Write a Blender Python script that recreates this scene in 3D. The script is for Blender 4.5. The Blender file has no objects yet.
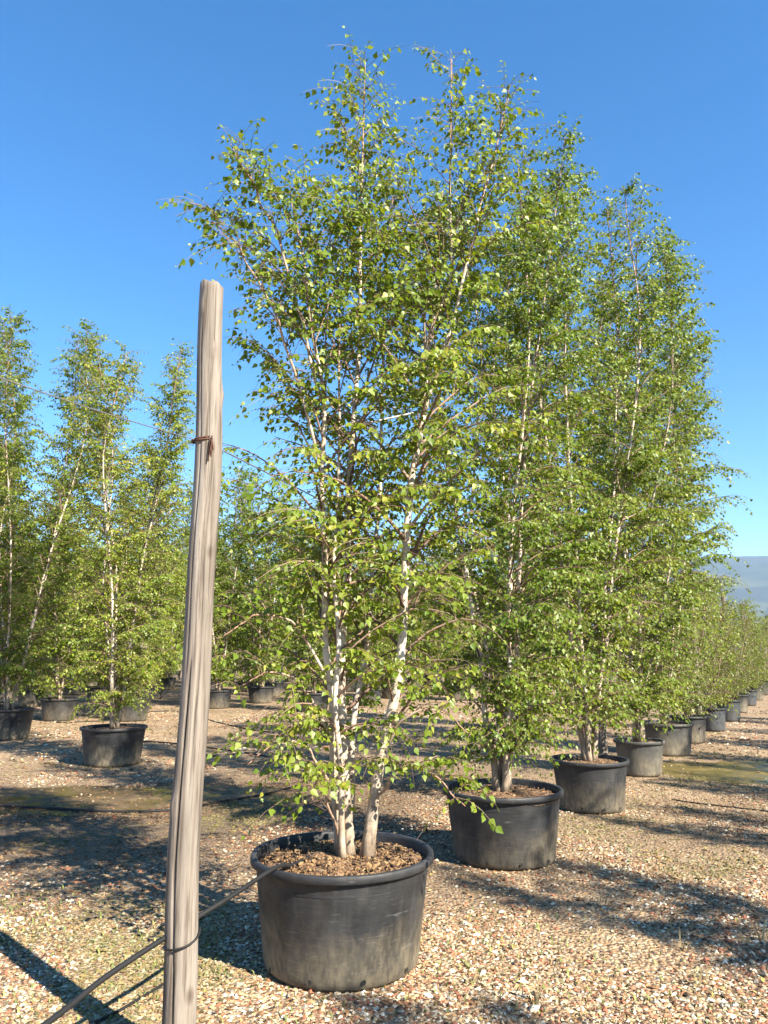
import bpy, math, random
import numpy as np
from mathutils import Vector, Matrix
R = math.radians
scene = bpy.context.scene
col = scene.collection

# ------------------------------------------------------------------ camera
CAM_H, PITCH, FPX = 1.5, R(10.3), 770.0
cam_d = bpy.data.cameras.new('camera'); cam = bpy.data.objects.new('camera', cam_d); col.objects.link(cam)
cam_d.sensor_fit = 'VERTICAL'; cam_d.sensor_height = 36.0; cam_d.lens = FPX/1024*36.0
cam_d.clip_start = 0.05; cam_d.clip_end = 60000
cam.location = (0, 0, CAM_H); cam.rotation_euler = (R(90)+PITCH, 0, 0)
scene.camera = cam
# ------------------------------------------------------------------ sky, sun, exposure
SUN_EL, SUN_AZ = R(37), R(135)          # azimuth clockwise from +Y
world = bpy.data.worlds.new('World'); scene.world = world; world.use_nodes = True
wn = world.node_tree; bg = wn.nodes['Background']
sky = wn.nodes.new('ShaderNodeTexSky'); sky.sky_type = 'NISHITA'; sky.sun_disc = False
sky.sun_elevation = SUN_EL; sky.sun_rotation = SUN_AZ
sky.altitude = 0; sky.air_density = 1.0; sky.dust_density = 0.0; sky.ozone_density = 3.0
hs = wn.nodes.new('ShaderNodeHueSaturation'); hs.inputs['Saturation'].default_value = 1.34   # the camera's vivid blue, whole sky alike
wn.links.new(sky.outputs[0], hs.inputs['Color']); wn.links.new(hs.outputs[0], bg.inputs[0]); bg.inputs[1].default_value = 0.067
sl = bpy.data.lights.new('sun', 'SUN'); sl.energy = 5.0; sl.angle = R(0.53); sl.color = (1.0, 0.92, 0.78)
sun = bpy.data.objects.new('sun', sl); col.objects.link(sun)
sdir = Vector((math.sin(SUN_AZ)*math.cos(SUN_EL), math.cos(SUN_AZ)*math.cos(SUN_EL), math.sin(SUN_EL)))
sun.rotation_euler = (-sdir).to_track_quat('-Z', 'Y').to_euler(); sun.location = (8, -8, 9)
vs = scene.view_settings; vs.view_transform = 'Standard'; vs.look = 'None'; vs.gamma = 1.0
vs.use_curve_mapping = False; vs.exposure = 1.97
scene.cycles.max_bounces = 8; scene.cycles.transparent_max_bounces = 8

# ------------------------------------------------------------------ helpers
def ground(px, py, z=0.0):
    x = (px-384)/FPX; v = (py-512)/FPX
    f = math.cos(PITCH)+v*math.sin(PITCH); w = math.sin(PITCH)-v*math.cos(PITCH)
    t = (z-CAM_H)/w
    return Vector((x*t, f*t, z))
def at_depth(px, py, y):                 # point on the pixel's ray at forward distance y
    x = (px-384)/FPX; v = (py-512)/FPX
    f = math.cos(PITCH)+v*math.sin(PITCH); w = math.sin(PITCH)-v*math.cos(PITCH)
    t = y/f
    return Vector((x*t, y, CAM_H+w*t))
ROW = Vector((0.474, 0.8805, 0)); PERP = Vector((0.8805, -0.474, 0))

def link(o, parent=None):
    col.objects.link(o)
    if parent is not None: o.parent = parent
    return o
def tag(o, label, cat, group=None):
    o['label'] = label; o['category'] = cat
    if group: o['group'] = group
    return o
def empty(name, loc, rz=0, sc=1.0):
    o = bpy.data.objects.new(name, None); o.empty_display_size = 0.2
    o.location = loc; o.rotation_euler = (0, 0, rz); o.scale = (sc, sc, sc)
    return link(o)
def mesh_np(name, V, F, mat, smooth=True, attr=None):
    """V (n,3), F list of (m,k) int arrays; attr: dict name->(n,4) point colour"""
    me = bpy.data.meshes.new(name)
    V = np.asarray(V, np.float32); F = [np.asarray(f, np.int32) for f in F if len(f)]
    me.vertices.add(len(V)); me.vertices.foreach_set('co', V.ravel())
    loops = np.concatenate([f.ravel() for f in F])
    tot = np.concatenate([np.full(len(f), f.shape[1], np.int32) for f in F])
    start = np.concatenate([[0], np.cumsum(tot)[:-1]]).astype(np.int32)
    me.loops.add(len(loops)); me.loops.foreach_set('vertex_index', loops)
    me.polygons.add(len(tot)); me.polygons.foreach_set('loop_start', start); me.polygons.foreach_set('loop_total', tot)
    me.polygons.foreach_set('use_smooth', np.full(len(tot), smooth, bool))
    if attr:
        for k, a in attr.items():
            at = me.attributes.new(k, 'FLOAT_COLOR', 'POINT'); at.data.foreach_set('color', np.asarray(a, np.float32).ravel())
    me.update(calc_edges=True); me.validate()
    if mat: me.materials.append(mat)
    return me
def obj(name, me, parent=None):
    return link(bpy.data.objects.new(name, me), parent)

def resample(P, n):
    """Catmull-Rom through control points"""
    P = np.asarray(P, float); m = len(P)
    if m == 2:
        u = np.linspace(0, 1, n)[:, None]; return P[0]*(1-u)+P[1]*u
    Q = np.vstack([2*P[0]-P[1], P, 2*P[-1]-P[-2]])
    t = np.linspace(0, m-1, n); i = np.minimum(t.astype(int), m-2); f = (t-i)[:, None]
    a, b, c, d = Q[i], Q[i+1], Q[i+2], Q[i+3]
    return 0.5*((2*b)+(c-a)*f+(2*a-5*b+4*c-d)*f*f+(-a+3*b-3*c+d)*f**3)
class Tubes:
    def __init__(s): s.V=[]; s.F=[]; s.T=[]; s.A=[]; s.n=0
    def add(s, P, rad, k=6, cap=True, col=None):
        P = np.asarray(P, float); m = len(P); rad = np.broadcast_to(np.asarray(rad, float), (m,))
        T = np.gradient(P, axis=0); T /= np.linalg.norm(T, axis=1)[:, None]+1e-9
        ref = np.array([0.3, 0.9, 0.2]) if abs(T[:, 2]).mean() > .6 else np.array([0.05, .1, 1.0])
        N = np.cross(T, ref); N /= np.linalg.norm(N, axis=1)[:, None]+1e-9
        B = np.cross(T, N)
        a = np.linspace(0, 2*np.pi, k, endpoint=False)
        V = P[:, None, :]+rad[:, None, None]*(np.cos(a)[None, :, None]*N[:, None, :]+np.sin(a)[None, :, None]*B[:, None, :])
        i = np.arange(m-1)[:, None]*k; j = np.arange(k)[None, :]; jn = (j+1) % k
        F = np.stack([i+j, i+jn, i+k+jn, i+k+j], -1).reshape(-1, 4)+s.n
        s.V.append(V.reshape(-1, 3)); s.F.append(F)
        cc = np.repeat(rad, k)
        s.A.append(np.stack([cc, cc*0+np.random.random(), cc*0, cc*0+1], -1))
        if cap:
            c0 = s.n+m*k
            s.V.append(P[[0, -1]]); s.A.append(np.array([[rad[0], 0, 0, 1], [rad[-1], 0, 0, 1]]))
            jj = np.arange(k); jn = (jj+1) % k
            s.T.append(np.stack([jj*0+c0, s.n+jn-0*jj, s.n+jj], -1))
            s.T.append(np.stack([jj*0+c0+1, s.n+(m-1)*k+jj, s.n+(m-1)*k+jn], -1))
            s.n += 2
        s.n += m*k
    def mesh(s, name, mat, smooth=True):
        F = [np.concatenate(s.F)]
        if s.T: F.append(np.concatenate(s.T))
        return mesh_np(name, np.concatenate(s.V), F, mat, smooth, {'info': np.concatenate(s.A)})
def tube_mesh(name, P, rad, mat, k=8, cap=True):
    t = Tubes(); t.add(P, rad, k, cap); return t.mesh(name, mat)

def lattice_noise(seed, X, freq):
    """value noise on (n,3) points"""
    rs = np.random.RandomState(seed); G = rs.rand(32, 32, 32)*2-1
    p = X*freq+100.0; i = np.floor(p).astype(int); f = p-i; f = f*f*(3-2*f)
    out = 0
    for dx in (0, 1):
        for dy in (0, 1):
            for dz in (0, 1):
                w = (f[:, 0] if dx else 1-f[:, 0])*(f[:, 1] if dy else 1-f[:, 1])*(f[:, 2] if dz else 1-f[:, 2])
                out = out+w*G[(i[:, 0]+dx) % 32, (i[:, 1]+dy) % 32, (i[:, 2]+dz) % 32]
    return out

# ------------------------------------------------------------------ materials
def new_mat(name):
    m = bpy.data.materials.new(name); m.use_nodes = True
    return m, m.node_tree, m.node_tree.nodes['Principled BSDF']
def N(nt, typ, **kw):
    n = nt.nodes.new(typ)
    for k, v in kw.items():
        if k.startswith('in_'):
            key = k[3:]; key = int(key) if key.isdigit() else key.replace('_', ' ')
            n.inputs[key].default_value = v
        else: setattr(n, k, v)
    return n
def ramp(nt, fac, stops, interp='LINEAR'):
    r = nt.nodes.new('ShaderNodeValToRGB'); r.color_ramp.interpolation = interp
    e = r.color_ramp.elements
    while len(e) < len(stops): e.new(0.5)
    for el, (p, c) in zip(e, stops): el.position = p; el.color = (*c, 1) if len(c) == 3 else c
    nt.links.new(fac, r.inputs[0]); return r.outputs[0]
def mixc(nt, fac, a, b, mode='MIX'):
    m = nt.nodes.new('ShaderNodeMix'); m.data_type = 'RGBA'; m.blend_type = mode
    for s, v in ((m.inputs['Factor'], fac), (m.inputs['A'], a), (m.inputs['B'], b)):
        if hasattr(v, 'links') or hasattr(v, 'is_linked'): nt.links.new(v, s)
        elif isinstance(v, (int, float)): s.default_value = v
        else: s.default_value = (*v, 1)
    return m.outputs['Result']
def math_n(nt, op, a, b=0.0, clamp=False):
    m = nt.nodes.new('ShaderNodeMath'); m.operation = op; m.use_clamp = clamp
    for s, v in ((m.inputs[0], a), (m.inputs[1], b)):
        if hasattr(v, 'is_linked'): nt.links.new(v, s)
        else: s.default_value = v
    return m.outputs[0]
def noise(nt, vec, scale, detail=4, rough=.55, dist=0.0):
    n = N(nt, 'ShaderNodeTexNoise'); n.inputs['Scale'].default_value = scale; n.inputs['Detail'].default_value = detail
    n.inputs['Roughness'].default_value = rough; n.inputs['Distortion'].default_value = dist
    if vec is not None: nt.links.new(vec, n.inputs['Vector'])
    return n.outputs['Fac']
def coords(nt, kind='Object', scale=(1, 1, 1)):
    t = nt.nodes.new('ShaderNodeTexCoord'); m = nt.nodes.new('ShaderNodeMapping'); m.inputs['Scale'].default_value = scale
    nt.links.new(t.outputs[kind], m.inputs['Vector']); return m.outputs['Vector']
def bump(nt, bsdf, h, strength=.4, dist=.01):
    b = nt.nodes.new('ShaderNodeBump'); b.inputs['Strength'].default_value = strength; b.inputs['Distance'].default_value = dist
    nt.links.new(h, b.inputs['Height']); nt.links.new(b.outputs[0], bsdf.inputs['Normal'])

def leaf_material(name, dark, mid, light, trans=.42):
    m, nt, b = new_mat(name)
    a = N(nt, 'ShaderNodeAttribute', attribute_name='info'); sp = nt.nodes.new('ShaderNodeSeparateColor')
    nt.links.new(a.outputs['Color'], sp.inputs[0])
    oi = nt.nodes.new('ShaderNodeObjectInfo')
    f = math_n(nt, 'ADD', math_n(nt, 'MULTIPLY', sp.outputs[0], .8), math_n(nt, 'MULTIPLY', oi.outputs['Random'], .2))
    c = ramp(nt, f, [(0.0, dark), (.5, mid), (.93, light), (1.0, (light[0]*1.3, light[1]*.95, light[2]))])
    nt.links.new(c, b.inputs['Base Color']); b.inputs['Roughness'].default_value = .46
    b.inputs['Specular IOR Level'].default_value = .45
    tr = nt.nodes.new('ShaderNodeBsdfTranslucent')
    tc = mixc(nt, 1.0, c, (1.25, 1.15, .5), 'MULTIPLY'); nt.links.new(tc, tr.inputs[0])
    ms = nt.nodes.new('ShaderNodeMixShader'); ms.inputs[0].default_value = trans
    nt.links.new(b.outputs[0], ms.inputs[1]); nt.links.new(tr.outputs[0], ms.inputs[2])
    nt.links.new(ms.outputs[0], nt.nodes['Material Output'].inputs[0])
    return m
M_leaf = leaf_material('birch_leaf', (.052, .11, .008), (.145, .21, .015), (.28, .30, .04))
M_leaf_small = leaf_material('shrub_leaf', (.075, .13, .014), (.15, .21, .022), (.24, .28, .04))
M_leaf_wood = leaf_material('wood_leaf', (.04, .07, .015), (.075, .11, .02), (.13, .16, .035), .25)

def bark_material():
    m, nt, b = new_mat('birch_bark')
    v = coords(nt, 'Object', (12, 12, 30)); v2 = coords(nt, 'Object', (3, 3, 3)); v3 = coords(nt, 'Object', (26, 26, 60))
    a = N(nt, 'ShaderNodeAttribute', attribute_name='info'); sp = nt.nodes.new('ShaderNodeSeparateColor')
    nt.links.new(a.outputs['Color'], sp.inputs[0])
    white = ramp(nt, noise(nt, v2, 2.0, 5), [(.3, (.38, .28, .19)), (.5, (.52, .44, .35)), (.7, (.60, .54, .46))])
    lent = ramp(nt, noise(nt, v, 1.6, 3, .6), [(.30, (.12, .085, .06)), (.38, (.6, .52, .44)), (.45, (1, 1, 1))])
    cc = mixc(nt, .85, white, lent, 'MULTIPLY')
    young = ramp(nt, noise(nt, v3, 1.0, 3), [(.3, (.16, .085, .05)), (.7, (.33, .21, .14))])
    f = ramp(nt, math_n(nt, 'MULTIPLY', sp.outputs[0], 100.0, True), [(.45, (1, 1, 1)), (.95, (0, 0, 0))])
    tcz = nt.nodes.new('ShaderNodeTexCoord'); sz = nt.nodes.new('ShaderNodeSeparateXYZ'); nt.links.new(tcz.outputs['Object'], sz.inputs[0])
    ft = ramp(nt, math_n(nt, 'ADD', sz.outputs[2], math_n(nt, 'MULTIPLY', noise(nt, v2, 6, 4), .5)), [(.22, (1, 1, 1)), (.62, (.45, .45, .45)), (1.0, (.12, .12, .12))])
    old = ramp(nt, noise(nt, coords(nt, 'Object', (30, 30, 7)), 1.2, 5, .65), [(.35, (.06, .042, .03)), (.5, (.22, .16, .105)), (.68, (.36, .29, .21))])
    cc = mixc(nt, ft, cc, old)
    nt.links.new(mixc(nt, f, cc, young), b.inputs['Base Color']); b.inputs['Roughness'].default_value = .75
    bump(nt, b, noise(nt, v, 1.6, 4), .35, .006)
    return m
M_bark = bark_material()
def twig_material():
    m, nt, b = new_mat('twig_bark')
    a = N(nt, 'ShaderNodeAttribute', attribute_name='info'); sp = nt.nodes.new('ShaderNodeSeparateColor')
    nt.links.new(a.outputs['Color'], sp.inputs[0])
    c = ramp(nt, sp.outputs[1], [(0, (.085, .05, .035)), (.6, (.17, .10, .065)), (1, (.27, .19, .13))])
    nt.links.new(c, b.inputs['Base Color']); b.inputs['Roughness'].default_value = .7
    return m
M_twig = twig_material()

def pot_material(name, base, dust, mud=1.0):
    m, nt, b = new_mat(name)
    tc = nt.nodes.new('ShaderNodeTexCoord'); sx = nt.nodes.new('ShaderNodeSeparateXYZ'); nt.links.new(tc.outputs['Object'], sx.inputs[0])
    oi = nt.nodes.new('ShaderNodeObjectInfo')
    off = nt.nodes.new('ShaderNodeVectorMath'); off.operation = 'ADD'
    cmb = nt.nodes.new('ShaderNodeCombineXYZ'); nt.links.new(math_n(nt, 'MULTIPLY', oi.outputs['Random'], 37.0), cmb.inputs[0])
    nt.links.new(tc.outputs['Object'], off.inputs[0]); nt.links.new(cmb.outputs[0], off.inputs[1])
    v = off.outputs[0]
    def mp(s):
        q = nt.nodes.new('ShaderNodeMapping'); q.inputs['Scale'].default_value = s; nt.links.new(v, q.inputs['Vector']); return q.outputs[0]
    c0 = ramp(nt, noise(nt, mp((1, 1, 1)), 4, 6, .65), [(.35, base), (.62, dust)])
    # scratches and splash marks
    scr = ramp(nt, noise(nt, mp((3, 3, 26)), 2.4, 5, .7), [(.60, (0, 0, 0)), (.68, (1, 1, 1))])
    c1 = mixc(nt, math_n(nt, 'MULTIPLY', scr, .30), c0, (.16, .155, .15))
    run = ramp(nt, noise(nt, mp((9, 9, .8)), 1.8, 4, .6), [(.55, (0, 0, 0)), (.75, (1, 1, 1))])
    c1 = mixc(nt, math_n(nt, 'MULTIPLY', run, .08), c1, (.20, .18, .15))
    # splashed mud towards the foot, uneven upper edge
    h = math_n(nt, 'ADD', sx.outputs[2], math_n(nt, 'MULTIPLY', math_n(nt, 'SUBTRACT', noise(nt, mp((1, 1, .55)), 3.2, 6, .7), .5), .62))
    mf = ramp(nt, h, [(.05, (1, 1, 1)), (.19, (.6, .6, .6)), (.33, (0, 0, 0))])
    spk = ramp(nt, noise(nt, mp((1, 1, .35)), 30, 3, .7), [(.38, (0, 0, 0)), (.62, (1, 1, 1))])
    side = ramp(nt, noise(nt, mp((1, 1, .2)), 1.6, 3, .5), [(.34, (.25, .25, .25)), (.54, (1, 1, 1))])
    mf = math_n(nt, 'MULTIPLY', mf, side)
    mf2 = math_n(nt, 'MULTIPLY', mf, math_n(nt, 'ADD', math_n(nt, 'MULTIPLY', spk, .6), .35))
    c2 = mixc(nt, math_n(nt, 'MULTIPLY', mf2, mud), c1, (.23, .19, .125))
    nt.links.new(c2, b.inputs['Base Color'])
    b.inputs['Roughness'].default_value = .55
    bump(nt, b, noise(nt, mp((2, 2, 9)), 6, 5, .6), .3, .006)
    nt.links.new(ramp(nt, noise(nt, mp((1, 1, 1)), 9, 5), [(.3, (.45,)*3), (.7, (.8,)*3)]), b.inputs['Roughness'])
    return m
M_pot = pot_material('black_pot_plastic', (.006, .0063, .0072), (.018, .0186, .020), .85)
M_pot_grey = pot_material('grey_pot_plastic', (.030, .030, .028), (.07, .067, .058), .8)
M_pot_blue = pot_material('faded_blue_grey_pot_plastic', (.016, .020, .027), (.035, .042, .052), .3)
M_rim = pot_material('pot_rim_plastic', (.008, .0083, .0098), (.024, .0246, .027), .0)

def soil_material():
    m, nt, b = new_mat('potting_soil'); v = coords(nt, 'Object')
    vo = N(nt, 'ShaderNodeTexVoronoi'); vo.inputs['Scale'].default_value = 60; nt.links.new(v, vo.inputs['Vector'])
    sp = nt.nodes.new('ShaderNodeSeparateColor'); nt.links.new(vo.outputs['Color'], sp.inputs[0])
    c = ramp(nt, sp.outputs[0], [(0, (.05, .025, .014)), (.4, (.12, .062, .03)), (.75, (.20, .115, .055)), (1, (.30, .21, .12))])
    n = noise(nt, v, 7, 4); c = mixc(nt, .5, c, ramp(nt, n, [(.3, (.4, .4, .4)), (.7, (1.2, 1.15, 1.1))]), 'MULTIPLY')
    nt.links.new(c, b.inputs['Base Color']); b.inputs['Roughness'].default_value = .95
    bump(nt, b, noise(nt, v, 55, 4), .8, .02); return m
M_soil = soil_material()
def attr_material(name, rough=.85, bscale=90, bstr=.3):
    m, nt, b = new_mat(name); a = N(nt, 'ShaderNodeAttribute', attribute_name='info')
    v = coords(nt, 'Object'); n = noise(nt, v, bscale, 3)
    c = mixc(nt, 1.0, a.outputs['Color'], ramp(nt, n, [(.3, (.75, .75, .75)), (.7, (1.12, 1.12, 1.12))]), 'MULTIPLY')
    nt.links.new(c, b.inputs['Base Color']); b.inputs['Roughness'].default_value = rough
    return m
M_pebble = attr_material('gravel_stone')
M_chip = attr_material('bark_chip')

def wood_material():
    m, nt, b = new_mat('weathered_wood'); v = coords(nt, 'Object', (22, 22, .9)); v2 = coords(nt, 'Object', (1, 1, .35)); v3 = coords(nt, 'Object', (60, 60, 2.5))
    c = ramp(nt, noise(nt, v, 1.0, 6, .65, .3), [(.30, (.075, .06, .047)), (.42, (.155, .131, .107)), (.58, (.225, .197, .167)), (.72, (.275, .25, .22))])
    g = ramp(nt, noise(nt, v2, 5, 4), [(.3, (.62, .58, .55)), (.65, (1.06, 1.03, 1.0))])
    fine = ramp(nt, noise(nt, v3, 1.0, 3, .6), [(.36, (.35, .3, .26)), (.5, (1, 1, 1))])
    vk = N(nt, 'ShaderNodeTexVoronoi'); vk.inputs['Scale'].default_value = 1.0; nt.links.new(coords(nt, 'Object', (7, 7, 4.2)), vk.inputs['Vector'])
    kn = ramp(nt, vk.outputs['Distance'], [(.06, (.25, .2, .17)), (.13, (.75, .7, .66)), (.17, (1, 1, 1))])
    c = mixc(nt, .8, c, kn, 'MULTIPLY')
    c = mixc(nt, .8, c, g, 'MULTIPLY'); c = mixc(nt, .8, c, fine, 'MULTIPLY')
    nt.links.new(c, b.inputs['Base Color']); b.inputs['Roughness'].default_value = .85
    bump(nt, b, noise(nt, v3, 1.0, 5, .7), .9, .006); return m
M_wood = wood_material()
def plain(name, c, rough=.5, metal=0.0, var=.25, scale=30):
    m, nt, b = new_mat(name); v = coords(nt, 'Object')
    n = noise(nt, v, scale, 4)
    cc = ramp(nt, n, [(.3, tuple(x*(1-var) for x in c)), (.7, tuple(x*(1+var) for x in c))])
    nt.links.new(cc, b.inputs['Base Color']); b.inputs['Roughness'].default_value = rough; b.inputs['Metallic'].default_value = metal
    return m
M_hose = plain('black_polythene_pipe', (.0045, .0045, .005), .7)
M_rust = plain('rusty_wire', (.09, .04, .025), .8, .3, .5, 80)
M_wire = plain('galvanised_wire', (.20, .19, .18), .5, .6)
M_cane = plain('pale_cane', (.62, .58, .52), .6)
M_hole = plain('drain_hole_plastic', (.008, .008, .008), .9)
M_straw = attr_material('dry_grass', .8, 40)

def ground_material():
    m, nt, b = new_mat('gravel_ground'); v = coords(nt, 'Object')
    wv = N(nt, 'ShaderNodeTexNoise'); wv.inputs['Scale'].default_value = 30; nt.links.new(v, wv.inputs['Vector'])
    def stones(scale):
        vo = N(nt, 'ShaderNodeTexVoronoi'); vo.inputs['Scale'].default_value = scale; vo.inputs['Randomness'].default_value = 1
        nt.links.new(v, vo.inputs['Vector']); sp = nt.nodes.new('ShaderNodeSeparateColor'); nt.links.new(vo.outputs['Color'], sp.inputs[0])
        c = ramp(nt, sp.outputs[0], [(0, (.07, .04, .025)), (.2, (.16, .085, .045)), (.45, (.25, .15, .068)), (.7, (.35, .245, .135)), (.9, (.46, .37, .25))])
        return c, vo.outputs['Distance']
    c1, d1 = stones(46); c2, d2 = stones(95)
    c = mixc(nt, ramp(nt, noise(nt, v, 18, 2), [(.4, (0, 0, 0)), (.6, (1, 1, 1))]), c1, c2)
    big = noise(nt, v, .55, 6, .65)
    dirt = ramp(nt, big, [(.44, (0, 0, 0)), (.66, (1, 1, 1))])
    c = mixc(nt, math_n(nt, 'MULTIPLY', dirt, .7), c, mixc(nt, noise(nt, v, 9, 5), (.075, .047, .026), (.17, .115, .065)))
    moss = ramp(nt, noise(nt, v, .9, 6, .7, .4), [(.58, (0, 0, 0)), (.70, (1, 1, 1))])
    c = mixc(nt, math_n(nt, 'MULTIPLY', moss, .6), c, mixc(nt, noise(nt, v, 30, 4), (.065, .06, .018), (.14, .12, .04)))
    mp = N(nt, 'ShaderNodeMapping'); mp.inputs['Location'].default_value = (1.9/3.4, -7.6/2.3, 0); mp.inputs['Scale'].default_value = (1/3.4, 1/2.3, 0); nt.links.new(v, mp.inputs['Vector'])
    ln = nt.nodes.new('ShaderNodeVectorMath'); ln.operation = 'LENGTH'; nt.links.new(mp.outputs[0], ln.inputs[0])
    wet_shade = math_n(nt, 'ADD', math_n(nt, 'SUBTRACT', 1.0, ln.outputs['Value']), noise(nt, v, 1.4, 5, .65), True)  # damp earth near the puddle, plus tree shade painted into the ground colour
    c = mixc(nt, math_n(nt, 'MULTIPLY', wet_shade, .62), c, (.05, .03, .015))
    nt.links.new(c, b.inputs['Base Color']); b.inputs['Roughness'].default_value = .95
    h = math_n(nt, 'ADD', math_n(nt, 'MULTIPLY', d1, -1.0), math_n(nt, 'MULTIPLY', noise(nt, v, 60, 3), .4))
    bump(nt, b, h, .8, .02); return m
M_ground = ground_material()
def water_material(name, c, rough):
    m, nt, b = new_mat(name); v = coords(nt, 'Object')
    n = noise(nt, v, 3.2, 5, .65, .3)
    cc = ramp(nt, n, [(.35, tuple(x*.6 for x in c)), (.6, c), (.72, tuple(min(1, x*1.7) for x in c))])
    nt.links.new(cc, b.inputs['Base Color'])
    rr = ramp(nt, noise(nt, v, 2.0, 5, .6), [(.42, (rough,)*3), (.60, (.8,)*3)])
    nt.links.new(rr, b.inputs['Roughness']); b.inputs['IOR'].default_value = 1.33
    bump(nt, b, noise(nt, v, 26, 4), .25, .006); return m
M_mud = water_material('muddy_puddle', (.115, .08, .042), .06)
M_algae = water_material('algae_puddle', (.13, .10, .03), .12)
def hill_material():
    m, nt, b = new_mat('hill_woods_and_fields')
    tc = nt.nodes.new('ShaderNodeTexCoord'); sx = nt.nodes.new('ShaderNodeSeparateXYZ'); nt.links.new(tc.outputs['Object'], sx.inputs[0])
    v = tc.outputs['Object']
    woods = ramp(nt, noise(nt, v, .012, 5, .7), [(.35, (.012, .022, .012)), (.7, (.035, .05, .022))])
    vo = N(nt, 'ShaderNodeTexVoronoi'); vo.inputs['Scale'].default_value = .0042; nt.links.new(v, vo.inputs['Vector'])
    sp = nt.nodes.new('ShaderNodeSeparateColor'); nt.links.new(vo.outputs['Color'], sp.inputs[0])
    fields = ramp(nt, sp.outputs[1], [(0, (.02, .03, .015)), (.35, (.05, .06, .025)), (.6, (.09, .09, .045)), (.85, (.14, .12, .075))], 'CONSTANT')
    f = ramp(nt, math_n(nt, 'ADD', math_n(nt, 'MULTIPLY', sx.outputs[2], .0031), math_n(nt, 'MULTIPLY', math_n(nt, 'SUBTRACT', noise(nt, v, .0025, 4), .5), .9)), [(.85, (0, 0, 0)), (1.0, (1, 1, 1))])
    nt.links.new(mixc(nt, f, fields, woods), b.inputs['Base Color']); b.inputs['Roughness'].default_value = 1.0
    return m
M_hill = hill_material()

rng = np.random.RandomState(7); random.seed(7); np.random.seed(7)
# ------------------------------------------------------------------ ground and hills
def ground_sheet():
    # fine near, coarse far; one sheet out to the hills
    xs = np.concatenate([[-9000, -4000, -1500, -500, -150], np.arange(-60, 61, 1.0), [150, 500, 1500, 4000, 9000]])
    ys = np.concatenate([[-9000, -3000, -800, -200, -60], np.arange(-20, 90, 1.0), [150, 400, 1000, 3000, 9000]])
    X, Y = np.meshgrid(xs, ys); V = np.stack([X.ravel(), Y.ravel(), X.ravel()*0], -1)
    w, h = len(xs), len(ys); i = np.arange(h-1)[:, None]*w; j = np.arange(w-1)[None, :]
    F = np.stack([i+j, i+j+1, i+w+j+1, i+w+j], -1).reshape(-1, 4)
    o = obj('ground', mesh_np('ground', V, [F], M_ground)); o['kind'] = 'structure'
ground_sheet()
def hills():
    na, nr = 260, 40
    A = np.linspace(-R(75), R(75), na); Rr = np.linspace(2600, 8200, nr)
    a, r = np.meshgrid(A, Rr); X = np.sin(a)*r; Y = np.cos(a)*r
    P = np.stack([X.ravel(), Y.ravel(), X.ravel()*0], -1)
    u = ((r-2600)/5600).ravel()
    base = np.clip(u*2.6, 0, 1)**1.3*(1-np.clip((u-.72)/.28, 0, 1)**2)
    n = .72+.30*lattice_noise(3, P, .00045)+.16*lattice_noise(4, P, .0013)+.07*lattice_noise(5, P, .004)
    side = .42+.58*np.clip((a.ravel()-R(5))/R(20), 0, 1)
    Z = base*n*800*side - 3; Z = np.where(Z > 440, 440+(Z-440)*.35, Z)
    V = np.stack([P[:, 0], P[:, 1], Z], -1)
    i = np.arange(nr-1)[:, None]*na; j = np.arange(na-1)[None, :]
    F = np.stack([i+j, i+j+1, i+na+j+1, i+na+j], -1).reshape(-1, 4)
    o = obj('hills', mesh_np('hills', V, [F], M_hill)); o['kind'] = 'structure'
hills()

def puddle(name, px, py, rx, ry, mat, seed, label=None):
    c = ground(px, py); n = 64; a = np.linspace(0, 2*np.pi, n, endpoint=False)
    ring = np.stack([np.cos(a), np.sin(a), a*0], -1)
    k = 1+.28*lattice_noise(seed, ring, 1.3)+.12*lattice_noise(seed+1, ring, 4.0)
    V = np.vstack([[[0, 0, 0]], np.stack([np.cos(a)*rx*k, np.sin(a)*ry*k, a*0], -1)])
    F = np.array([[0, 1+i, 1+(i+1) % n] for i in range(n)])
    o = obj(name, mesh_np(name, V, [F], mat)); o.location = (c.x, c.y, .004); o['kind'] = 'structure'
    return c, rx, ry
PUD = [puddle('puddle', 60, 797, 2.4, .8, M_mud, 11), puddle('puddle', 752, 771, 1.15, 1.0, M_algae, 21)]

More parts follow.
